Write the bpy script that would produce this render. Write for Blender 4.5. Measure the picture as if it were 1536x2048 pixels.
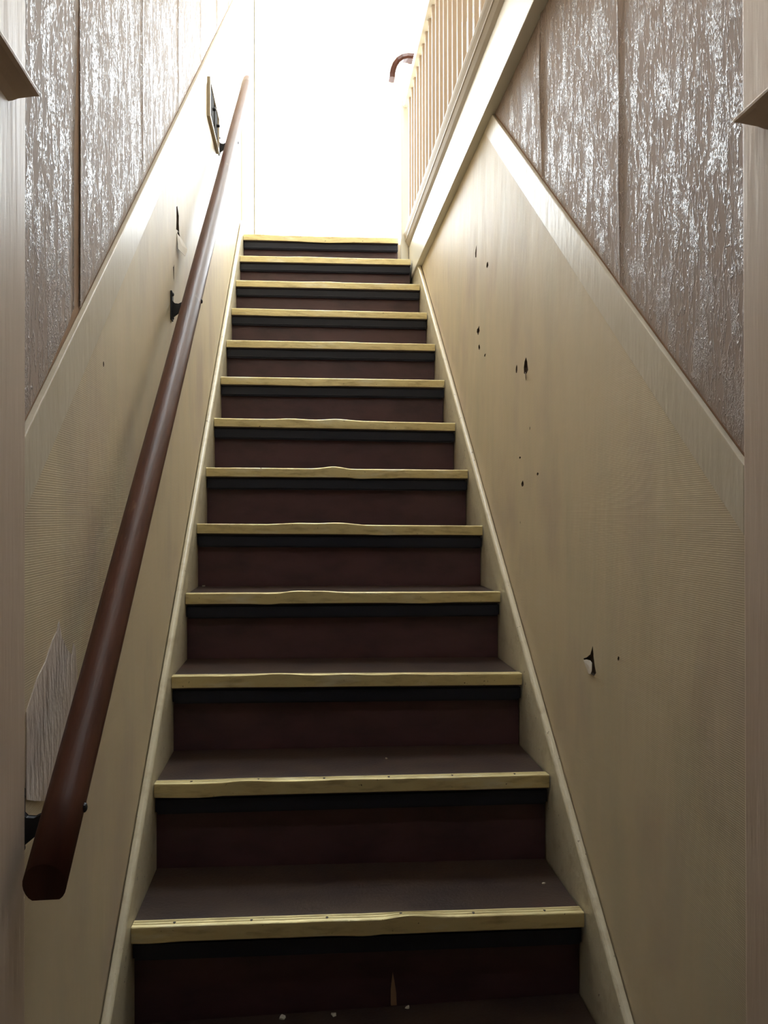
import bpy, bmesh, math, random
from mathutils import Vector, Matrix, noise
from mathutils.geometry import tessellate_polygon

for o in list(bpy.data.objects):
    bpy.data.objects.remove(o, do_unlink=True)
SC = bpy.context.scene
COL = SC.collection
random.seed(7)

# ------------------------------------------------------------------ camera
CZ = 1.387                                   # eye height above the hall floor
F_PX, YAW, PITCH, ROLL = 1500.0, 0.10442, 0.00445, -0.00125
fwd = Vector((math.sin(YAW) * math.cos(PITCH), math.cos(YAW) * math.cos(PITCH), math.sin(PITCH)))
rgt = Vector((math.cos(YAW), -math.sin(YAW), 0))
upv = rgt.cross(fwd)
r2 = rgt * math.cos(ROLL) + upv * math.sin(ROLL)
u2 = upv * math.cos(ROLL) - rgt * math.sin(ROLL)
cam_d = bpy.data.cameras.new('camera')
cam = bpy.data.objects.new('camera', cam_d)
COL.objects.link(cam)
cam.matrix_world = Matrix(((r2.x, u2.x, -fwd.x, 0), (r2.y, u2.y, -fwd.y, 0), (r2.z, u2.z, -fwd.z, CZ), (0, 0, 0, 1)))
cam_d.sensor_fit = 'VERTICAL'
cam_d.sensor_height = 36.0
cam_d.lens = F_PX / 2048 * 36.0
cam_d.clip_start = 0.02
SC.camera = cam

# ------------------------------------------------------------------ world, light, exposure
W = bpy.data.worlds.new('overcast_sky')
SC.world = W
W.use_nodes = True
bg = W.node_tree.nodes['Background']
bg.inputs['Color'].default_value = (0.86, 0.94, 1.0, 1)
bg.inputs['Strength'].default_value = 32.0
SC.view_settings.view_transform = 'Standard'
SC.view_settings.look = 'None'
SC.view_settings.gamma = 1.0
SC.view_settings.use_curve_mapping = False
SC.view_settings.exposure = 0.0

# ------------------------------------------------------------------ measures (metres, x right, y up the flight, z up)
GO, RISE, Y0, Z0 = 0.22, 0.19395, 1.48883, CZ - 0.80481
XWL, XWR = -0.355, 0.59                      # wall faces
XL, XR = -0.335, 0.568                       # faces of the wall strings
ZL = Z0 + 12 * RISE                          # landing floor
ZC = ZL + 2.4                                # landing ceiling
YB = 5.3                                     # end wall of the landing
YJ = 0.955                                   # stair side of the opening at the foot of the flight
XRL = 2.1                                    # far side wall of the landing
ZF = CZ + 1.27                               # underside of the landing edge
def nom(y): return Z0 + (y - Y0) / GO * RISE
def Y(k): return Y0 + k * GO
W1 = (-0.30, 0.56, ZL + 0.3, ZL + 2.15)      # window openings: x0, x1, z0, z1
W2 = (0.78, 1.75, ZL + 0.3, ZL + 2.15)
SK = (-0.15, 0.55, 2.75, 3.75)              # roof light over the flight: x0, x1, y0, y1

for i, w in enumerate((W1, W2)):             # portals in the window openings: they only guide the sky's light
    L = bpy.data.lights.new('window_portal', 'AREA')
    L.shape = 'RECTANGLE'; L.size = w[1] - w[0]; L.size_y = w[3] - w[2]
    L.cycles.is_portal = True
    lo = bpy.data.objects.new('window_portal', L); COL.objects.link(lo)
    lo.location = ((w[0] + w[1]) / 2, YB + 0.16, (w[2] + w[3]) / 2)
    lo.rotation_euler = (math.radians(-90), 0, 0)
L = bpy.data.lights.new('skylight_portal', 'AREA')
L.shape = 'RECTANGLE'; L.size = SK[1] - SK[0]; L.size_y = SK[3] - SK[2]
L.cycles.is_portal = True
lo = bpy.data.objects.new('skylight_portal', L); COL.objects.link(lo)
lo.location = ((SK[0] + SK[1]) / 2, (SK[2] + SK[3]) / 2, ZC + .13)

# ------------------------------------------------------------------ materials
def mat(name, col, rough=0.5, metal=0.0, spec=0.5, var=None, bump=None, coat=0.0):
    """var: (colour2, scale xyz, detail, lo, hi) ; bump: (scale xyz, detail, distance, kind)"""
    m = bpy.data.materials.new(name); m.use_nodes = True
    nt = m.node_tree; N = nt.nodes; b = N['Principled BSDF']
    b.inputs['Base Color'].default_value = (*col, 1)
    b.inputs['Roughness'].default_value = rough
    b.inputs['Metallic'].default_value = metal
    b.inputs['Specular IOR Level'].default_value = spec
    b.inputs['Coat Weight'].default_value = coat
    tc = N.new('ShaderNodeTexCoord')
    def tex(scale, detail, kind='noise', rough_=0.55, dist=0.0):
        mp = N.new('ShaderNodeMapping'); mp.inputs['Scale'].default_value = scale
        nt.links.new(tc.outputs['Object'], mp.inputs['Vector'])
        if kind == 'noise':
            t = N.new('ShaderNodeTexNoise'); t.inputs['Scale'].default_value = 1
            t.inputs['Detail'].default_value = detail; t.inputs['Roughness'].default_value = rough_
            t.inputs['Distortion'].default_value = dist
            nt.links.new(mp.outputs[0], t.inputs['Vector']); return t.outputs['Fac']
        t = N.new('ShaderNodeTexWave'); t.bands_direction = 'Z'; t.inputs['Scale'].default_value = 1
        nt.links.new(mp.outputs[0], t.inputs['Vector']); return t.outputs['Fac']
    if var:
        prev = None
        for v in (var if isinstance(var, list) else [var]):
            c2, sc, det, lo, hi = v
            f = tex(sc, det)
            r = N.new('ShaderNodeMapRange'); r.inputs[1].default_value = lo; r.inputs[2].default_value = hi
            nt.links.new(f, r.inputs[0])
            mx = N.new('ShaderNodeMix'); mx.data_type = 'RGBA'
            mx.inputs[7].default_value = (*c2, 1)
            if prev is None: mx.inputs[6].default_value = (*col, 1)
            else: nt.links.new(prev, mx.inputs[6])
            nt.links.new(r.outputs[0], mx.inputs[0]); prev = mx.outputs[2]
        nt.links.new(prev, b.inputs['Base Color'])
    if bump:
        for sc, det, dist, kind in (bump if isinstance(bump, list) else [bump]):
            bp = N.new('ShaderNodeBump'); bp.inputs['Distance'].default_value = dist
            bp.inputs['Strength'].default_value = 1.0
            nt.links.new(tex(sc, det, kind), bp.inputs['Height'])
            if b.inputs['Normal'].is_linked:
                nt.links.new(b.inputs['Normal'].links[0].from_socket, bp.inputs['Normal'])
            nt.links.new(bp.outputs[0], b.inputs['Normal'])
    return m

M = {}
CREAM = (0.69, 0.575, 0.395)
M['lining'] = mat('cream_lining_paper', CREAM, 0.55, spec=0.25,
                  var=[((0.61, 0.53, 0.37), (1, 9, 2.2), 3, 0.45, 0.8), ((0.57, 0.46, 0.35), (1, 5, 3), 3, 0.5, 0.8)],
                  bump=[((1, 9, 3), 3, 0.004, 'noise'), ((0.1, 0.1, 95), 0, 0.00012, 'wave')])
M['gloss'] = mat('cream_gloss_paint', (0.66, 0.58, 0.45), 0.42, spec=0.3,
                 var=((0.60, 0.52, 0.38), (9, 9, 9), 4, 0.5, 0.8), bump=((30, 60, 12), 3, 0.0012, 'noise'))
M['string'] = mat('scuffed_cream_paint', (0.68, 0.61, 0.45), 0.35,
                  var=[((0.56, 0.48, 0.33), (25, 25, 25), 5, 0.52, 0.72), ((0.25, 0.19, 0.12), (70, 70, 70), 2, 0.70, 0.74)],
                  bump=((60, 60, 60), 3, 0.0012, 'noise'))
M['jamb'] = mat('old_cream_gloss', (0.66, 0.53, 0.42), 0.45, spec=0.2,
                var=((0.58, 0.43, 0.32), (5, 5, 2), 4, 0.45, 0.8), bump=((60, 60, 5), 3, 0.0010, 'noise'))
M['backing'] = mat('brown_plaster_backing', (0.38, 0.24, 0.15), 0.9)
M['hole'] = mat('dark_plaster_void', (0.11, 0.075, 0.05), 0.95)
M['plaster'] = mat('bare_pinkish_plaster', (0.72, 0.62, 0.55), 0.85,
                   var=[((0.58, 0.48, 0.41), (1, 40, 14), 4, 0.45, 0.7), ((0.40, 0.30, 0.24), (1, 90, 20), 3, 0.66, 0.76)], bump=((1, 90, 25), 4, 0.004, 'noise'))
M['torn'] = mat('torn_pale_paper', (0.78, 0.72, 0.64), 0.8)
M['tread'] = mat('brown_vinyl_tread', (0.062, 0.038, 0.027), 0.42, spec=0.5,
                 var=[((0.036, 0.022, 0.02), (9, 14, 9), 5, 0.4, 0.7), ((0.075, 0.03, 0.02), (5, 9, 5), 3, 0.6, 0.8)], bump=((150, 150, 150), 2, 0.0006, 'noise'))
M['riser'] = mat('maroon_vinyl_riser', (0.098, 0.046, 0.052), 0.40, spec=0.45,
                 var=((0.060, 0.030, 0.036), (7, 7, 14), 4, 0.4, 0.7), bump=((30, 30, 60), 3, 0.0006, 'noise'))
M['navy'] = mat('blue_black_nosing_shade', (0.012, 0.014, 0.026), 0.5, spec=0.35)  # colour of the shade under the nosings
M['brass'] = mat('worn_gold_metal', (0.78, 0.67, 0.36), 0.42, metal=0.55, spec=0.5,
                 var=[((0.50, 0.40, 0.20), (14, 40, 60), 5, 0.5, 0.75), ((0.86, 0.80, 0.58), (6, 30, 30), 4, 0.55, 0.7), ((0.12, 0.09, 0.06), (90, 90, 90), 3, 0.70, 0.75)],
                 bump=((25, 60, 60), 3, 0.0015, 'noise'))
M['screw'] = mat('dark_screw', (0.06, 0.05, 0.045), 0.5, metal=0.6)
M['iron'] = mat('black_iron', (0.018, 0.018, 0.022), 0.5, metal=0.4)
M['rail'] = mat('red_brown_varnished_wood', (0.095, 0.032, 0.018), 0.42, spec=0.25,
                var=[((0.065, 0.022, 0.013), (60, 7, 7), 4, 0.42, 0.7), ((0.20, 0.10, 0.06), (40, 12, 12), 4, 0.68, 0.78)], bump=((160, 14, 14), 3, 0.0006, 'noise'))
M['white'] = mat('white_gloss_paint', (0.80, 0.77, 0.68), 0.3)
M['upper'] = mat('cream_white_wall', (0.80, 0.75, 0.63), 0.6)
M['baluster'] = mat('shaded_tan_baluster', (0.46, 0.36, 0.28), 0.55, spec=0.25)  # tan of the shaded baluster faces, put into the base colour
M['shadedtrim'] = mat('shaded_tan_trim', (0.46, 0.385, 0.28), 0.5, spec=0.3)  # shade on the overhanging mould is put into this tan
M['ceiling'] = mat('white_ceiling', (0.82, 0.80, 0.75), 0.8)
M['floor'] = mat('brown_hall_floor', (0.16, 0.10, 0.07), 0.5, var=((0.11, 0.07, 0.05), (4, 30, 4), 4, 0.4, 0.7))
M['landing'] = mat('pale_landing_carpet', (0.55, 0.45, 0.33), 0.9)
M['greymetal'] = mat('dull_grey_metal', (0.055, 0.052, 0.05), 0.9, spec=0.05)
M['chip'] = mat('pale_paint_flake', (0.72, 0.66, 0.55), 0.7)
M['splinter'] = mat('pale_bare_wood', (0.40, 0.24, 0.14), 0.8)
M['hallwall'] = mat('hall_brown_wall', (0.30, 0.20, 0.14), 0.7)

def wallpaper():
    m = mat('textured_vinyl_wallpaper', (0.43, 0.335, 0.275), 0.75, spec=0.15)
    nt = m.node_tree; N = nt.nodes; b = N['Principled BSDF']
    tc = N.new('ShaderNodeTexCoord')
    def noise_(scale, detail, dist, rough=0.5):
        mp = N.new('ShaderNodeMapping'); mp.inputs['Scale'].default_value = scale
        nt.links.new(tc.outputs['Object'], mp.inputs['Vector'])
        t = N.new('ShaderNodeTexNoise'); t.inputs['Scale'].default_value = 1; t.inputs['Detail'].default_value = detail
        t.inputs['Distortion'].default_value = dist; t.inputs['Roughness'].default_value = rough
        nt.links.new(mp.outputs[0], t.inputs['Vector']); return t.outputs['Fac']
    def math_(op, a, bb=0.0):
        n = N.new('ShaderNodeMath'); n.operation = op
        for i, v in enumerate((a, bb)):
            if isinstance(v, (int, float)): n.inputs[i].default_value = v
            else: nt.links.new(v, n.inputs[i])
        return n.outputs[0]
    def rng(v, lo, hi, a=0.0, c=1.0):
        r = N.new('ShaderNodeMapRange'); r.interpolation_type = 'SMOOTHSTEP'
        for i, q in enumerate((lo, hi, a, c)): r.inputs[i + 1].default_value = q
        nt.links.new(v, r.inputs[0]); return r.outputs[0]
    # stringy vertical threads (ridges of a stretched noise) gathered in loose clusters, and a fine grain on top
    n1 = noise_((1, 85, 20), 3, 0.55)
    thread = rng(math_('ABSOLUTE', math_('SUBTRACT', n1, 0.5)), 0.055, 0.0)
    clus = rng(noise_((1, 42, 9), 4, 0.4), 0.47, 0.62)
    grain = noise_((1, 330, 200), 3, 0.2, 0.65)
    lump = rng(grain, 0.40, 0.62)
    raised = math_('MULTIPLY', math_('MAXIMUM', thread, clus), lump)
    h = math_('ADD', math_('MULTIPLY', math_('MAXIMUM', thread, math_('MULTIPLY', clus, 0.6)), 0.5), math_('MULTIPLY', raised, 0.7))
    h = math_('ADD', h, math_('MULTIPLY', grain, 0.15))
    bp = N.new('ShaderNodeBump'); bp.inputs['Distance'].default_value = 0.0024
    nt.links.new(h, bp.inputs['Height']); nt.links.new(bp.outputs[0], b.inputs['Normal'])
    nt.links.new(rng(raised, 0.1, 0.8, 0.70, 0.27), b.inputs['Roughness'])
    nt.links.new(rng(raised, 0.1, 0.8, 0.14, 0.8), b.inputs['Specular IOR Level'])
    return m
M['wallpaper'] = wallpaper()

def pane_mat():
    m = bpy.data.materials.new('clear_pane'); m.use_nodes = True
    nt = m.node_tree; N = nt.nodes
    N.remove(N['Principled BSDF'])
    t = N.new('ShaderNodeBsdfTransparent'); g = N.new('ShaderNodeBsdfGlossy'); g.inputs['Roughness'].default_value = 0.02
    x = N.new('ShaderNodeMixShader'); x.inputs[0].default_value = 0.06
    nt.links.new(t.outputs[0], x.inputs[1]); nt.links.new(g.outputs[0], x.inputs[2])
    nt.links.new(x.outputs[0], N['Material Output'].inputs['Surface'])
    return m
M['pane'] = pane_mat()

# ------------------------------------------------------------------ helpers
def link(name, me, m, parent=None, smooth=False, loc=None):
    o = bpy.data.objects.new(name, me); COL.objects.link(o)
    if m is not None and not me.materials: me.materials.append(M[m])
    if smooth:
        for p in me.polygons: p.use_smooth = True
    if loc: o.location = loc
    if parent is not None:
        o.parent = parent
        o.matrix_parent_inverse = parent_world(parent).inverted()
    return o
def parent_world(o):
    m = Matrix.Translation(o.location)
    return (parent_world(o.parent) @ o.matrix_parent_inverse @ m) if o.parent else m
def build(name, bm, m, parent=None, smooth=False, recalc=True):
    if recalc: bmesh.ops.recalc_face_normals(bm, faces=bm.faces)
    me = bpy.data.meshes.new(name); bm.to_mesh(me); bm.free()
    return link(name, me, m, parent, smooth)
def empty(name, loc):
    o = bpy.data.objects.new(name, None); COL.objects.link(o); o.location = loc
    o.empty_display_size = 0.1
    return o
def tag(o, label, cat=None, group=None):
    o['label'] = label
    if cat: o['category'] = cat
    if group: o['group'] = group
    return o
def struct(o, label=None):
    o['kind'] = 'structure'
    if label: o['label'] = label
    return o
def add_box(bm, x0, x1, y0, y1, z0, z1):
    v = [bm.verts.new(c) for c in ((x0, y0, z0), (x1, y0, z0), (x1, y1, z0), (x0, y1, z0), (x0, y0, z1), (x1, y0, z1), (x1, y1, z1), (x0, y1, z1))]
    for f in ((0, 3, 2, 1), (4, 5, 6, 7), (0, 1, 5, 4), (1, 2, 6, 5), (2, 3, 7, 6), (3, 0, 4, 7)): bm.faces.new([v[i] for i in f])
    return v
def box(name, x0, x1, y0, y1, z0, z1, m, parent=None, bev=0.0, seg=2):
    bm = bmesh.new(); add_box(bm, x0, x1, y0, y1, z0, z1)
    if bev: bmesh.ops.bevel(bm, geom=bm.edges[:], offset=bev, segments=seg, affect='EDGES', profile=0.5)
    return build(name, bm, m, parent)
def prism(name, pts, axis, a, b, m, parent=None, bev=0.0, seg=2):
    """polygon pts in the two other axes, extruded along axis from a to b"""
    bm = bmesh.new()
    def P(p, t): return {'x': (t, p[0], p[1]), 'y': (p[0], t, p[1]), 'z': (p[0], p[1], t)}[axis]
    A = [bm.verts.new(P(p, a)) for p in pts]; B = [bm.verts.new(P(p, b)) for p in pts]
    bm.faces.new(A); bm.faces.new(B[::-1])
    for i in range(len(pts)):
        j = (i + 1) % len(pts); bm.faces.new((A[i], B[i], B[j], A[j]))
    if bev: bmesh.ops.bevel(bm, geom=bm.edges[:], offset=bev, segments=seg, affect='EDGES', profile=0.5)
    return build(name, bm, m, parent)
def tube(bm, path, section, ups, cap=True):
    """sweep closed section [(a,b)] along path with given (side, up) frames"""
    rings = []
    for p, (s, u) in zip(path, ups):
        rings.append([bm.verts.new(Vector(p) + s * a + u * b) for a, b in section])
    n = len(section)
    for r0, r1 in zip(rings, rings[1:]):
        for i in range(n): bm.faces.new((r0[i], r0[(i + 1) % n], r1[(i + 1) % n], r1[i]))
    if cap: bm.faces.new(rings[0][::-1]); bm.faces.new(rings[-1])
    return rings
def cyl(name, c, axis, r, l, m, parent=None, n=16, dome=0.0):
    bm = bmesh.new(); ax = Vector(axis).normalized(); s = ax.orthogonal().normalized(); u = ax.cross(s)
    sec = [(math.cos(2 * math.pi * i / n), math.sin(2 * math.pi * i / n)) for i in range(n)]
    prof = [(0, r), (l - dome, r)] + ([(l - dome * 0.4, r * 0.85), (l, r * 0.45)] if dome else [(l, r)])
    rings = [[bm.verts.new(Vector(c) + ax * t + (s * a + u * b) * rr) for a, b in sec] for t, rr in prof]
    for r0, r1 in zip(rings, rings[1:]):
        for i in range(n): bm.faces.new((r0[i], r0[(i + 1) % n], r1[(i + 1) % n], r1[i]))
    bm.faces.new(rings[0][::-1]); bm.faces.new(rings[-1])
    return build(name, bm, m, parent, smooth=False)

# ================================================================== STRUCTURE
# hall around the camera
HX0, HX1, HY0, HZ = -1.15, 1.55, -2.4, 2.45
struct(box('floor', HX0 - .1, HX1 + .1, HY0 - .1, YB + .14, -0.08, 0, 'floor'), 'brown hall floor at the foot of the stairs')
struct(box('wall_hall_left', HX0 - .1, HX0, HY0, 0.79, 0, HZ, 'hallwall'))
struct(box('wall_hall_right', HX1, HX1 + .1, HY0, 0.79, 0, HZ, 'hallwall'))
struct(box('wall_hall_back', HX0 - .1, HX1 + .1, HY0 - .1, HY0, 0, HZ, 'hallwall'))
struct(box('ceiling_hall', HX0 - .1, HX1 + .1, HY0 - .1, 0.79, HZ, HZ + 0.1, 'hallwall'))

# partition with the opening at the foot of the flight: two jamb piers
def jamb(name, xface, xout, label):
    s = 1 if xout < xface else -1
    bm = bmesh.new(); add_box(bm, min(xface, xout), max(xface, xout), 0.79, YJ, 0, HZ)
    e = [ed for ed in bm.edges if all(abs(v.co.x - xface) < 1e-6 for v in ed.verts) and abs(ed.verts[0].co.z - ed.verts[1].co.z) > 1]
    bmesh.ops.bevel(bm, geom=e, offset=0.004, segments=3, affect='EDGES', profile=0.5)
    return struct(build(name, bm, 'jamb'), label)
XJL, XJR = -0.339, 0.587
wjl = jamb('wall_jamb_left', XJL, HX0 - .1, 'cream painted jamb at the left edge of the stair opening')
wjr = jamb('wall_jamb_right', XJR, HX1 + .1, 'cream painted jamb at the right edge of the stair opening')

def impost(xf, s, tip, zt, yend, parent, label):
    # moulded cap across the jamb: thin shelf edge over a cove; lower profile stops short of the end
    prof = [(0, 0.004, 0), (tip, 0.004, 0), (tip + .0005, 0.002, 0), (tip, -0.001, 0), (tip * .8, -0.002, -.002), (tip * .55, -0.007, -.008), (tip * .3, -0.013, -.016), (tip * .12, -0.019, -.022), (0, -0.022, -.026)]
    bm = bmesh.new()
    A = [bm.verts.new((xf + s * a, 0.775, zt + b)) for a, b, c in prof]
    B = [bm.verts.new((xf + s * a, yend + c, zt + b)) for a, b, c in prof]
    n = len(prof)
    for i in range(n): bm.faces.new((A[i], A[(i + 1) % n], B[(i + 1) % n], B[i]))
    bm.faces.new(A); bm.faces.new(B)
    o = build('impost_moulding', bm, 'jamb', parent)
    o['label'] = label
impost(XJL, 1, 0.026, CZ + 0.498, 0.925, wjl, 'moulded ledge across the jamb')
impost(XJR, -1, 0.032, CZ + 0.512, 0.922, wjr, 'moulded ledge across the jamb')

# upper wall over the opening, landing shell
struct(box('wall_front_upper', -0.6, XRL + .1, YJ - .13, YJ, HZ + .1, ZC, 'upper'))
bm = bmesh.new()
for a in ((-0.6, SK[0], YJ - .13, YB + .2), (SK[1], XRL + .1, YJ - .13, YB + .2), (SK[0], SK[1], YJ - .13, SK[2]), (SK[0], SK[1], SK[3], YB + .2)):
    add_box(bm, a[0], a[1], a[2], a[3], ZC, ZC + .1)
struct(build('ceiling', bm, 'ceiling'), 'white ceiling of the upper landing')
e = struct(empty('window_3', ((SK[0] + SK[1]) / 2, (SK[2] + SK[3]) / 2, ZC)), 'roof light above the flight')
bm = bmesh.new()
for a in ((SK[0], SK[0] + .03, SK[2], SK[3]), (SK[1] - .03, SK[1], SK[2], SK[3]), (SK[0] + .03, SK[1] - .03, SK[2], SK[2] + .03), (SK[0] + .03, SK[1] - .03, SK[3] - .03, SK[3])):
    add_box(bm, a[0], a[1], a[2], a[3], ZC + .05, ZC + .1)
build('window_frame', bm, 'white', e)
box('pane', SK[0] + .03, SK[1] - .03, SK[2] + .03, SK[3] - .03, ZC + .07, ZC + .074, 'pane', e)
struct(box('wall_landing_right', XRL, XRL + .1, YJ, YB, ZL - .2, ZC, 'upper'))
fl = struct(box('floor_landing', XWR + .012, XRL, YJ, YB, ZF, ZL - .001, 'landing'), 'upper landing floor behind the balustrade')
struct(box('floor_landing_top', XWL, XWR + .0115, Y(12) + 0.05, YB, ZL - .18, ZL - .001, 'landing'), 'landing floor at the top of the flight')

# end wall with two window openings
bm = bmesh.new()
xs = [-0.6, W1[0], W1[1], W2[0], W2[1], XRL + .1]
for i in range(5):
    if i in (1, 3):
        add_box(bm, xs[i], xs[i + 1], YB, YB + .14, 0, W1[2]); add_box(bm, xs[i], xs[i + 1], YB, YB + .14, W1[3], ZC)
    else: add_box(bm, xs[i], xs[i + 1], YB, YB + .14, 0, ZC)
bmesh.ops.remove_doubles(bm, verts=bm.verts, dist=1e-5)
struct(build('wall_back', bm, 'upper'), 'pale end wall of the upper landing')
for i, w in enumerate((W1, W2)):
    e = struct(empty('window_%d' % (i + 1), ((w[0] + w[1]) / 2, YB + .07, w[2])), ['bright tall window facing the top of the flight', 'bright tall window behind the balustrade'][i])
    x0, x1, z0, z1 = w; t = 0.035
    zm = z0 + (z1 - z0) * 0.5
    bm = bmesh.new()
    for b in ((x0, x0 + t, z0, z1), (x1 - t, x1, z0, z1), (x0 + t, x1 - t, z0, z0 + t), (x0 + t, x1 - t, z1 - t, z1)):
        add_box(bm, b[0], b[1], YB + .08, YB + .12, b[2], b[3])
    build('window_frame', bm, 'white', e)
    box('meeting_rail', x0 + t, x1 - t, YB + .082, YB + .118, zm - .018, zm + .018, 'white', e)
    for za, zb in ((z0 + t, zm - .018), (zm + .018, z1 - t)):
        box('pane', x0 + t, x1 - t, YB + .098, YB + .102, za, zb, 'pane', e)
    box('window_sill', x0 - .04, x1 + .04, YB - .05, YB + .08, z0 - .03, z0, 'white', e, bev=.004)
    for xa, xb in ((x0 - .05, x0), (x1, x1 + .05)):
        box('architrave', xa, xb, YB - .018, YB - .0005, ZL, z1 + .06, 'white', e, bev=.004)

# ------------------------------------------------------------------ side walls of the flight
DB, DT = 1.246, 1.343                         # dado band: lower and upper edge above the nosing line
YE = 4.22                                     # the wall dressings end here

def blob(yc, zc, ry, rz, n=9, rot=0.0, jag=0.35, seed=0):
    rnd = random.Random(seed); out = []
    for i in range(n):
        a = 2 * math.pi * i / n; k = 1 + (rnd.random() - .5) * 2 * jag
        p, q = math.cos(a) * ry * k, math.sin(a) * rz * k
        out.append((yc + p * math.cos(rot) - q * math.sin(rot), zc + p * math.sin(rot) + q * math.cos(rot)))
    return out
def panel(name, xf, xb, outer, holes, m, parent):
    """flat panel with real holes; front face at xf, hole sides run back to xb"""
    polys = [outer] + holes
    tris = tessellate_polygon([[Vector((y, z, 0)) for y, z in p] for p in polys])
    flat = [p for poly in polys for p in poly]
    bm = bmesh.new()
    Fv = [bm.verts.new((xf, y, z)) for y, z in flat]; Bv = [bm.verts.new((xb, y, z)) for y, z in flat]
    for t in tris:
        try: bm.faces.new([Fv[i] for i in t])
        except ValueError: pass
    k = 0
    for poly in polys:
        n = len(poly)
        for i in range(n):
            f = bm.faces.new((Fv[k + i], Fv[k + (i + 1) % n], Bv[k + (i + 1) % n], Bv[k + i]))
            if k: f.material_index = 1
        if k: bm.faces.new(Bv[k:k + n]).material_index = 1
        k += n
    me_o = build(name, bm, m, parent)
    me_o.data.materials.append(M['hole'])
    return me_o
def clipz(y): return nom(y)
def strip_mesh(xf, s, ya, yb, zlo, zhi, seed, lift_a, lift_b, open_b=0.0):
    """one drop of wallpaper: slightly lifted along its seams; zlo is a function of y"""
    bm = bmesh.new(); cols = [0, .004, .012, .03, .10, .5, .90, .97, .988, .996, 1]; rows = 14
    G = []
    for c in cols:
        y = ya + (yb - ya) * c; col = []
        z_lo, z_hi = zlo(y), (zhi(y) if callable(zhi) else zhi)
        for r in range(rows + 1):
            z = z_lo + (z_hi - z_lo) * r / rows
            la = lift_a * max(0, 1 - c / .03) ** 1.5 * (0.5 + noise.noise((seed, z * 3, 0)))
            lb = lift_b * max(0, 1 - (1 - c) / .03) ** 1.5 * (0.5 + noise.noise((seed + 9, z * 3, 0)))
            yy = y + (0.0025 * noise.noise((seed * 3.1 + (0 if c < .5 else 50), z * 9, 1)) if c in (0, 1) else 0)
            if open_b: yy -= open_b * max(0, min(1, (CZ + .80 - z) / .12)) * (c ** 6)
            col.append(bm.verts.new((xf + s * (max(0, la) + max(0, lb)), yy, z)))
        G.append(col)
    for i in range(len(cols) - 1):
        for r in range(rows): bm.faces.new((G[i][r], G[i + 1][r], G[i + 1][r + 1], G[i][r + 1]))
    f = bm.faces[:]
    bmesh.ops.recalc_face_normals(bm, faces=f)
    if (bm.faces[:][0].normal.x > 0) != (s > 0): bmesh.ops.reverse_faces(bm, faces=bm.faces[:])
    ret = bmesh.ops.extrude_face_region(bm, geom=bm.faces[:])
    vs = [g for g in ret['geom'] if isinstance(g, bmesh.types.BMVert)]
    # the extruded copy becomes the front, original the back: move the copy forward
    bmesh.ops.translate(bm, verts=vs, vec=(s * 0.0015, 0, 0))
    return bm

# left wall
wl = struct(box('wall_left', XWL - .13, XWL - .008, YJ, YB, 0, ZC, 'backing'), 'left stairwell wall')
lh = [blob(2.142, CZ + .826, .026, .036, 11, 0.0, .35, 3), blob(2.165, CZ + .775, .022, .022, 9, 0.3, .4, 5), blob(1.37, CZ + .268, .0035, .005, 7, 0, .2, 6),
      blob(2.08, CZ + .66, .008, .022, 7, 0, .4, 8), blob(1.63, CZ + .0, .0025, .004, 6, 0, .3, 12)]
outer = [(YJ, 0), (1.05, 0), (YE, nom(YE) - .35), (YE, nom(YE) + DB), (YJ, nom(YJ) + DB)]
panel('wainscot_panel', XWL, XWL - .0079, outer, lh, 'lining', wl)
prism('dado_band', [(YJ, nom(YJ) + DB + .0004), (YE, nom(YE) + DB + .0004), (YE, nom(YE) + DT), (YJ, nom(YJ) + DT)], 'x', XWL - .0078, XWL + .0018, 'gloss', wl, bev=.0015)
seams = [YJ, 1.245, 1.715, 2.185, 2.65, 3.12, 3.59, 4.06, YE]
for i in range(len(seams) - 1):
    ga = .005 if i == 1 else .002; gb = .005 if i == 0 else .002
    bm = strip_mesh(XWL - .0075, 1, seams[i] + (ga if i else .001), seams[i + 1] - gb, lambda y: nom(y) + DT + .006, ZC - .002, i, .003, .003 if i == 0 else .005, .024 if i == 0 else 0)
    build('wallpaper_strip', bm, 'wallpaper', wl, recalc=False)
box('wall_lining_board', XWL - .0078, XWL, YE + .07, YB - .02, ZL, ZC - .002, 'upper', wl)
box('corner_architrave', XWL - .0078, XWL + .010, YE + .002, YE + .068, ZL - .1, ZC - .002, 'white', wl, bev=.003)
# bare patch of plaster where the paper has come away
pp = [(1.000, CZ - .250), (1.040, CZ - .215), (1.071, CZ - .200), (1.100, CZ - .175), (1.118, CZ - .166), (1.128, CZ - .152), (1.140, CZ - .178), (1.165, CZ - .200), (1.188, CZ - .212), (1.194, CZ - .195), (1.205, CZ - .205), (1.215, CZ - .245), (1.200, CZ - .300), (1.165, CZ - .345), (1.120, CZ - .378), (1.075, CZ - .392), (1.03, CZ - .375), (1.000, CZ - .362)]
o = prism('bare_patch', pp, 'x', XWL + .0001, XWL + .0012, 'plaster', wl); o['label'] = 'grey patch of bare plaster with ragged edges'
def flap(name, pts, m, parent, label=None):
    bm = bmesh.new(); v = [bm.verts.new(p) for p in pts]
    c = sum((Vector(p) for p in pts), Vector()) / len(pts); cv = bm.verts.new(c)
    for i in range(len(v)): bm.faces.new((v[i], v[(i + 1) % len(v)], cv))
    bmesh.ops.recalc_face_normals(bm, faces=bm.faces)
    r = bmesh.ops.solidify(bm, geom=bm.faces[:], thickness=0.0008)
    o = build(name, bm, m, parent)
    if label: o['label'] = label
    return o
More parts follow.
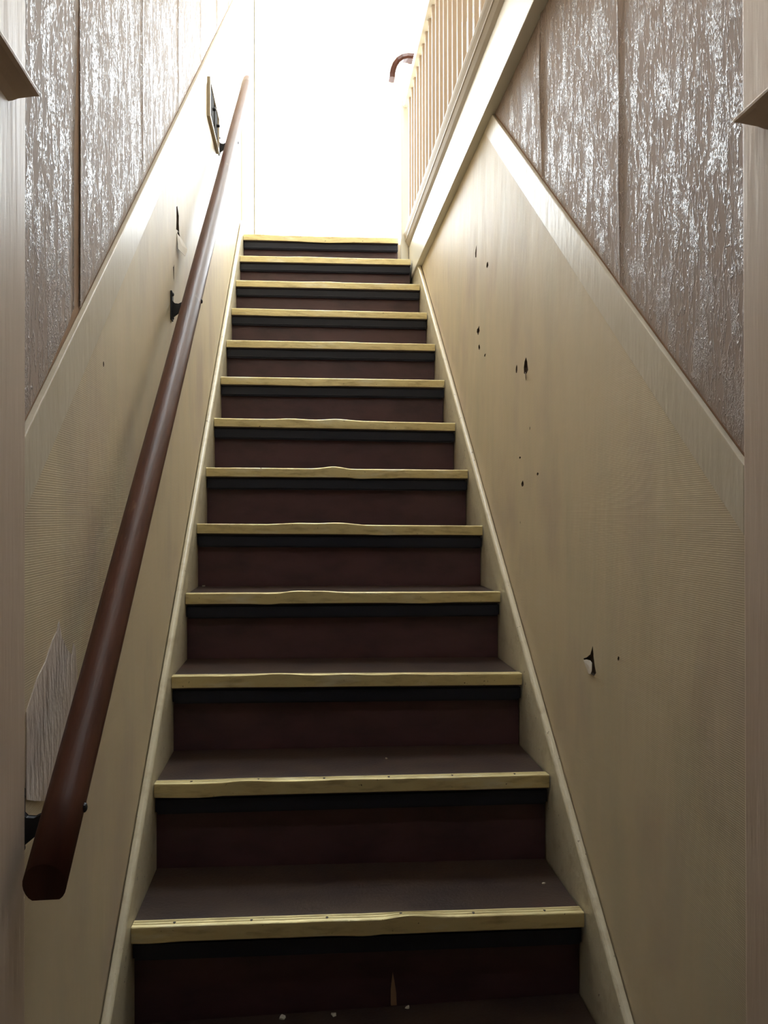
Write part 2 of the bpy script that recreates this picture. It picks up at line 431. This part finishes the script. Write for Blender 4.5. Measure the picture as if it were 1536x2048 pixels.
flap('torn_flap', [(XWL, 2.130, CZ + .785), (XWL + .006, 2.18, CZ + .785), (XWL + .018, 2.20, CZ + .765), (XWL + .016, 2.17, CZ + .735), (XWL + .005, 2.12, CZ + .738)], 'torn', wl, 'curled flap of torn lining paper')

# right wall (below the landing)
wr = struct(box('wall_right', XWR + .008, XWR + .13, YJ, YB, 0, ZF - .001, 'backing'), 'right stairwell wall below the landing')
rh = [[(1.549, CZ - .306), (1.53, CZ - .300), (1.51, CZ - .290), (1.497, CZ - .270), (1.492, CZ - .292), (1.486, CZ - .310), (1.479, CZ - .322), (1.490, CZ - .331), (1.513, CZ - .329)],
      blob(1.369, CZ - .272, .004, .0045, 7, .6, .3, 21),
      blob(2.553, CZ + .914, .010, .020, 9, .1, .3, 22), blob(2.389, CZ + .814, .012, .009, 7, 0, .3, 23),
      blob(2.520, CZ + .632, .020, .013, 9, 0, .3, 24), blob(2.508, CZ + .572, .012, .009, 7, 0, .3, 25), blob(2.425, CZ + .529, .010, .005, 7, 0, .3, 26),
      blob(1.963, CZ + .398, .019, .021, 9, .15, .3, 27), blob(2.054, CZ + .41, .010, .012, 7, 0, .3, 28),
      blob(1.998, CZ + .085, .012, .008, 7, 0, .3, 29), blob(2.022, CZ + .159, .009, .004, 6, 0, .3, 30), blob(1.865, CZ + .105, .009, .005, 6, 0, .3, 31),
      blob(1.93, CZ + .23, .003, .005, 6, 0, .3, 32), blob(2.02, CZ - .02, .002, .003, 6, 0, .3, 33)]
YT = Y0 + (ZF - Z0 - DT) / RISE * GO            # where the dado band runs out under the landing
YTb = Y0 + (ZF - Z0 - DB) / RISE * GO
outer = [(YJ, 0), (1.05, 0), (YE, nom(YE) - .35), (YE, ZF - .002), (YTb, ZF - .002), (YJ, nom(YJ) + DB)]
panel('wainscot_panel', XWR, XWR + .0079, outer, rh, 'lining', wr)
prism('dado_band', [(YJ, nom(YJ) + DB + .0004), (YTb - .002, ZF - .003), (YT - .002, ZF - .003), (YJ, nom(YJ) + DT)], 'x', XWR - .0018, XWR + .0078, 'gloss', wr, bev=.0015)
seams = [YJ, 1.37, 1.84, YT - .01]
for i in range(3):
    bm = strip_mesh(XWR + .0075, -1, seams[i] + (.0015 if i else .001), seams[i + 1] - (.0035 if i < 2 else 0), lambda y: nom(y) + DT + .006, ZF - .002, 20 + i, .006, .009 if i < 2 else 0)
    build('wallpaper_strip', bm, 'wallpaper', wr, recalc=False)
flap('torn_flap', [(XWR - .0005, 1.547, CZ - .309), (XWR - .001, 1.528, CZ - .304), (XWR - .002, 1.505, CZ - .302), (XWR - .004, 1.490, CZ - .304), (XWR - .005, 1.489, CZ - .320), (XWR - .003, 1.500, CZ - .329), (XWR - .001, 1.516, CZ - .331)], 'torn', wr, 'pale flap of torn lining paper')
flap('torn_flap', [(XWR - .0005, 1.968, CZ + .385), (XWR - .004, 1.960, CZ + .382), (XWR - .005, 1.957, CZ + .368), (XWR - .0005, 1.964, CZ + .362)], 'torn', wr)

# ------------------------------------------------------------------ landing edge: fascia and nosing mould
e = struct(empty('trim_1', (0.57, 2.5, ZF)), 'white fascia and moulded nosing along the landing edge')
box('fascia_board', 0.561, XWR + .0115, YJ, 4.10, ZF - .0005, ZL - .002, 'white', e, bev=.002)
prof = [(0.575, ZL + .012), (0.540, ZL + .012), (0.533, ZL + .008), (0.531, ZL), (0.534, ZL - .010), (0.541, ZL - .026), (0.5425, ZL - .030), (0.5395, ZL - .033), (0.5395, ZL - .037), (0.543, ZL - .040), (0.551, ZL - .056), (0.5605, ZL - .068), (0.5605, ZL - .001), (0.575, ZL - .0008)]
prism('nosing_mould', prof, 'y', YJ, 4.025, 'shadedtrim', e)

# ================================================================== STAIRCASE
st = tag(empty('staircase', (0.115, Y(-2), 0)), 'narrow dark brown straight staircase with gold metal nosings between cream walls', 'staircase')
zl = [-.796, -.599, -.407, -.222, -.029, .159, .355, .548, .745, .942, 1.138, 1.333, 1.525]
zr = [-.818, -.612, -.421, -.228, -.038, .155, .347, .550, .748, .945, 1.146, 1.345, 1.537]
KS = list(range(-2, 13))
def zpair(k):
    if k < 0: return Z0 + k * RISE, Z0 + k * RISE
    return CZ + zl[k], CZ + zr[k]
def xpair(k):
    return (XL, XR if k < 11 else (0.553 if k == 11 else 0.515))
def slab(name, x0, x1, y0, y1, top, bot, m, parent, bev=0.0, subd=1):
    """box whose top/bottom heights differ at the left and right end: top=(zl,zr)"""
    bm = bmesh.new(); v = add_box(bm, x0, x1, y0, y1, 0, 1)
    for w in v:
        L_ = abs(w.co.x - x0) < 1e-6
        w.co.z = (top if w.co.z > .5 else bot)[0 if L_ else 1]
    if bev: bmesh.ops.bevel(bm, geom=bm.edges[:], offset=bev, segments=2, affect='EDGES')
    return build(name, bm, m, parent)
# dents and bulges of each strip: (x, height, width)
dents = {0: [(.20, .010, .05), (.14, -.004, .06), (-.30, -.003, .05)], 1: [(-.14, .005, .05), (-.24, -.004, .06), (.10, .002, .05)], 2: [(-.06, .006, .07), (.10, .004, .06), (.25, .003, .05)],
         3: [(-.03, .007, .05), (.05, .006, .05), (-.10, -.004, .05), (.33, -.003, .06)], 4: [(-.02, .006, .06), (.10, .008, .06), (.24, -.003, .05)], 5: [(.10, .009, .045), (.19, -.005, .05), (.28, -.003, .04)],
         6: [(-.05, .005, .06), (.12, .007, .06)], 7: [(.0, -.003, .1)], 8: [(.15, .003, .08)], 9: [(-.1, -.002, .08)], 10: [(.1, .003, .08)], 11: [(0, .002, .1)], 12: [(.1, -.008, .13), (-.25, .003, .08)]}
for k in KS:
    a, b = zpair(k); pa, pb = zpair(k - 1) if k > -2 else (0, 0)
    x0, x1 = xpair(k); y = Y(k)
    yb = Y(k + 1) + .0338
    if k == 12: yb = y + .05
    t = slab('tread', x0, x1, y + .004, yb, (a, b), (a - .030, b - .030), 'tread', st, bev=.002)
    slab('riser', x0, x1, y + .034, y + .046, (a - .0305, b - .0305), (pa - .015, pb - .015), 'riser', st)
    slab('nosing_shade_band', x0 + .001, x1 - .001, y + .010, y + .0335, (a - .0305, b - .0305), (a - .069, b - .069), 'navy', st, bev=.005)  # dark strip added in place of the shade under the nosing lip
    # gold strip: ribbed flange on the tread, lip over the front edge
    prof = [(.030, .0004), (.030, .0018), (.0255, .0022), (.0250, .0034), (.0215, .0034), (.0210, .0024), (.0165, .0024), (.0160, .0036), (.0125, .0036), (.0120, .0026), (.0075, .0026), (.0070, .0040), (.0015, .0040), (0, .0026), (-.0006, 0), (-.0006, -.013), (-.0002, -.0245), (.0008, -.0262), (.0030, -.0262), (.0030, -.001), (.0045, .0004)]
    bm = bmesh.new(); rings = []; n = 72
    for i in range(n + 1):
        x = x0 + .0008 + (x1 - x0 - .0016) * i / n
        zt = a + (b - a) * i / n
        dz = sum(h * math.exp(-((x - c) / w) ** 2) for c, h, w in dents.get(k, [])) * .8
        dz += .0008 * noise.noise((x * 14, k * 3.3, 0))
        dy = -.0012 * noise.noise((x * 9, k * 7.7, 4)) - .35 * abs(dz) * .4
        rings.append([bm.verts.new((x, y + p + dy * (1 if p < .02 else .3), zt + q + (max(dz, 0) * (1 - min(p, .03) / .034) if q > -.005 and p > -.01 else 0) + (min(dz, 0) * 1.0 if q <= -.005 else min(dz, 0) * .15))) for p, q in prof])
    m_ = len(prof)
    for r0, r1 in zip(rings, rings[1:]):
        for i in range(m_): bm.faces.new((r0[i], r0[(i + 1) % m_], r1[(i + 1) % m_], r1[i]))
    bm.faces.new(rings[0]); bm.faces.new(rings[-1])
    ns = build('nosing_strip', bm, 'brass', st)
    if k in (0, 1):
        for q in range(6):
            x = x0 + .08 + q * (x1 - x0 - .16) / 5
            z = a + (b - a) * (x - x0) / (x1 - x0)
            dz = max(0, sum(h * math.exp(-((x - c) / w) ** 2) for c, h, w in dents[k])) * .8
            cyl('screw', (x, y + .0145, z + .0020 + dz * (1 - .0145 / .034)), (0, 0, 1), .0032, .0022, 'screw', ns, n=10, dome=.001)
# wall strings
SH = 0.062
def stringer(xf, s, ytop, ztop, parent):
    pts = [(YJ + .05, 0.001), (YJ + .05, nom(YJ + .05) + SH)]
    if ztop is None: pts += [(ytop, nom(ytop) + SH), (ytop, nom(ytop) - .30)]
    else:
        yy = Y0 + (ztop - Z0 - SH) / RISE * GO
        pts += [(yy, ztop), (ytop, ztop), (ytop, nom(ytop) - .30)]
    pts += [(1.35, 0.001)]
    bm = bmesh.new()
    xa, xb = xf, xf - s * .0165
    A = [bm.verts.new((xa, *p)) for p in pts]; B = [bm.verts.new((xb, *p)) for p in pts]
    bm.faces.new(A); bm.faces.new(B[::-1])
    for i in range(len(pts)): bm.faces.new((A[i], B[i], B[(i + 1) % len(pts)], A[(i + 1) % len(pts)]))
    bm.edges.ensure_lookup_table()
    e = [ed for ed in bm.edges if {ed.verts[0], ed.verts[1]} == {A[1], A[2]}]
    bmesh.ops.bevel(bm, geom=e, offset=.009, segments=4, affect='EDGES', profile=.5)
    e = [ed for ed in bm.edges if {ed.verts[0], ed.verts[1]} == {B[1], B[2]}]
    bmesh.ops.bevel(bm, geom=e, offset=.003, segments=2, affect='EDGES', profile=.5)
    return build('wall_string', bm, 'string', parent)
stringer(XL - .0005, 1, 4.17, None, st)
stringer(XR + .0025, -1, 4.06, ZF - .001, st)

# ================================================================== WALL HANDRAIL
XH, HH = -0.300, 0.893
th = math.atan2(RISE, GO)
d = Vector((0, math.cos(th), math.sin(th))); nrm = Vector((0, -math.sin(th), math.cos(th)))
def railz(y): return nom(y) + HH
YH0, YH1 = 0.905, 3.98
hr = tag(empty('wall_handrail', (XH, YH0, railz(YH0))), 'red-brown wooden handrail running up the left wall on black iron brackets', 'handrail')
R = .0245
sec = []
for i in range(28):
    an = 2 * math.pi * i / 28
    a, b = R * math.cos(an), R * math.sin(an)
    if b < -.0185: b = -.0185
    sec.append((a, b))
bm = bmesh.new(); path = []; ups = []
for i in range(41):
    y = YH0 + (YH1 - YH0) * i / 40
    path.append((XH + .0012 * noise.noise((y * 2, 0, 0)), y, railz(y) + .0012 * noise.noise((y * 2, 5, 0)))); ups.append((Vector((1, 0, 0)), nrm))
rings = tube(bm, path, sec, ups)
tc_ = math.radians(14); cn = Vector((0, -math.cos(tc_), -math.sin(tc_)))
for v, (a, b) in zip(rings[0], sec): v.co += d * (-(cn.dot(nrm)) / cn.dot(d)) * b
o = build('rail', bm, 'rail', hr, smooth=True)
for p in o.data.polygons:
    if len(p.vertices) > 4: p.use_smooth = False
def bracket(yb, parent):
    z = railz(yb)
    b = box('bracket', XWL + .0003, XWL + .0045, yb - .012, yb + .012, z - .056, z + .022, 'iron', parent, bev=.0012)
    pts = [(XWL + .0044, z - .048), (XWL + .0044, z - .002), (XWL + .010, z - .011), (XWL + .020, z - .012), (XWL + .030, z - .007), (XWL + .042, z + .004), (XWL + .046, z + .004), (XWL + .046, z - .014)]
    prism('arm', pts, 'x' if False else 'y', yb - .0045, yb + .0045, 'iron', b, bev=.001)
    for dz in (-.049, .014):
        cyl('screw', (XWL + .004, yb, z + dz), (1, 0, 0), .0042, .004, 'iron', b, n=10, dome=.002)
    cyl('bolt', (XH + R - .002, yb, z - .002), (1, 0, 0), .006, .005, 'iron', b, n=12, dome=.003)
    return b
for yb in (0.976, 2.04, 3.138): bracket(yb, hr)

# ================================================================== BALUSTRADE ON THE LANDING EDGE
ba = tag(empty('landing_balustrade', (0.57, 2.5, ZL + .012)), 'slim painted baluster rail along the upper landing edge on the right', 'balustrade')
ZR_ = CZ + 2.215                              # underside of the landing rail
XB = 0.556
bmx = bmesh.new(); add_box(bmx, -.0075, .0075, -.011, .011, 0, ZR_ - ZL - .012)
bmesh.ops.bevel(bmx, geom=bmx.edges[:], offset=.0012, segments=1, affect='EDGES')
me = bpy.data.meshes.new('baluster'); bmx.to_mesh(me); bmx.free(); me.materials.append(M['baluster'])
y = 1.04
while y < 3.98:
    link('baluster', me, None, ba, loc=(XB, y, ZL + .012)); y += .0905
bm = bmesh.new()
sec = [(-.024, 0), (.024, 0), (.028, .012), (.026, .034), (.014, .046), (-.014, .046), (-.026, .034), (-.028, .012)]
X_, Z_ = Vector((1, 0, 0)), Vector((0, 0, 1))
tube(bm, [(XB, YJ + .005, ZR_), (XB, 4.028, ZR_)], sec, [(X_, Z_)] * 2)
build('landing_rail', bm, 'white', ba)
NX0, NX1, NY0, NY1 = .518, .559, 4.032, 4.074
nz0 = CZ + zr[11] + .001
bm = bmesh.new(); add_box(bm, NX0, NX1, NY0, NY1, nz0, CZ + 2.46)
bmesh.ops.bevel(bm, geom=[e for e in bm.edges if abs(e.verts[0].co.z - e.verts[1].co.z) > 1], offset=.004, segments=2, affect='EDGES')
build('newel_post', bm, 'white', ba)
# curved wooden end of the upper rail, bending down to the left over the newel
ctrl = [(.610, 4.05, 2.493), (.585, 4.05, 2.497), (.560, 4.053, 2.499), (.535, 4.058, 2.497), (.512, 4.065, 2.487), (.494, 4.075, 2.470), (.482, 4.085, 2.447), (.475, 4.09, 2.420), (.473, 4.09, 2.398)]
path = [Vector((p[0], p[1], p[2] + CZ)) for p in ctrl]
ups = []
for i in range(len(path)):
    t = (path[min(i + 1, len(path) - 1)] - path[max(i - 1, 0)]).normalized()
    s = Vector((0, 1, 0)); s = (s - t * s.dot(t)).normalized(); ups.append((s, s.cross(t) * -1 if s.cross(t).z < 0 and i < 4 else s.cross(t)))
fix = []
for i, (s, u) in enumerate(ups):
    t = (path[min(i + 1, len(path) - 1)] - path[max(i - 1, 0)]).normalized()
    u = s.cross(t)
    fix.append((s, u))
bm = bmesh.new()
tube(bm, path, [(-.026, -.016), (.026, -.016), (.030, -.004), (.024, .014), (-.024, .014), (-.030, -.004)], fix)
o = build('curved_rail_end', bm, 'rail', ba); o['label'] = 'curved brown wooden rail end'

# ================================================================== WALL BOX BY THE UPPER BRACKET
x = XWL
wb = tag(empty('wall_plate', (x, 2.92, CZ + 1.46)), 'small pale rectangular wall plate with two grey panels beside the upper handrail bracket', 'wall plate')
y0_, y1_, z0_, z1_ = 2.775, 3.065, CZ + 1.455, CZ + 1.60
bm = bmesh.new()
for (a, b, c, d_) in ((y0_, y1_, z0_, z0_ + .012), (y0_, y1_, z1_ - .012, z1_), (y0_, y0_ + .012, z0_ + .012, z1_ - .012), (y1_ - .012, y1_, z0_ + .012, z1_ - .012)):
    add_box(bm, x + .0003, x + .012, a, b, c, d_)
build('frame', bm, 'shadedtrim', wb)
box('back_plate', x + .0003, x + .003, y0_ + .0125, y1_ - .0125, z0_ + .0125, z1_ - .0125, 'white', wb)
for ya in (2.81, 2.93):
    pn = box('panel', x + .0032, x + .010, ya, ya + .085, z0_ + .03, z1_ - .02, 'greymetal', wb, bev=.0015)
    cyl('knob', (x + .010, ya + .06, z0_ + .075), (1, 0, 0), .006, .012, 'iron', pn, n=12, dome=.004)

# ================================================================== DEBRIS ON THE STAIRS
def chip(name, x, y, z, r, seed, label, cat='paint flake', group='paint flakes on the treads'):
    bm = bmesh.new(); rnd = random.Random(seed)
    pts = [(x + math.cos(a) * r * rnd.uniform(.5, 1.2), y + math.sin(a) * r * rnd.uniform(.5, 1.2)) for a in [i * 2 * math.pi / 7 for i in range(7)]]
    lo = [bm.verts.new((p[0], p[1], z + .0004)) for p in pts]; hi = [bm.verts.new((p[0] * .9 + x * .1, p[1] * .9 + y * .1, z + .0018 + rnd.random() * .002)) for p in pts]
    c = bm.verts.new((x, y, z + .003)); bm.faces.new(lo[::-1])
    for i in range(7):
        j = (i + 1) % 7; bm.faces.new((lo[i], lo[j], hi[j], hi[i])); bm.faces.new((hi[i], hi[j], c))
    return tag(build(name, bm, 'chip'), label, cat, group)
def tz(k, x):
    a, b = zpair(k); x0, x1 = xpair(k); return a + (b - a) * (x - x0) / (x1 - x0)
for k, x, y, r, lab in [(3, -.318, 2.40, .006, 'pale paint flake in the left corner of a middle tread'),
                        (-1, -.046, 1.508, .008, 'leftmost of three pale flakes on the lowest visible tread'),
                        (-1, .056, 1.505, .007, 'middle one of three pale flakes on the lowest visible tread'),
                        (-1, .205, 1.512, .006, 'small pale flake just right of the foot of the wood sliver'),
                        (0, .525, 1.62, .004, 'tiny pale flake at the right end of the lowest full tread'),
                        (1, .20, 1.86, .003, 'tiny pale flake mid tread on the second lowest tread')]:
    chip('paint_flake', x, y, tz(k, x), r, int(k * 7 + x * 100), lab)
sp = prism('wood_splinter', [(.172, CZ - .996), (.184, CZ - .996), (.183, CZ - .972), (.179, CZ - .945), (.176, CZ - .930), (.172, CZ - .965)], 'y', Y(0) + .0295, Y(0) + .0338, 'splinter')
tag(sp, 'pale sliver of bare wood leaning on the lowest visible riser', 'splinter')
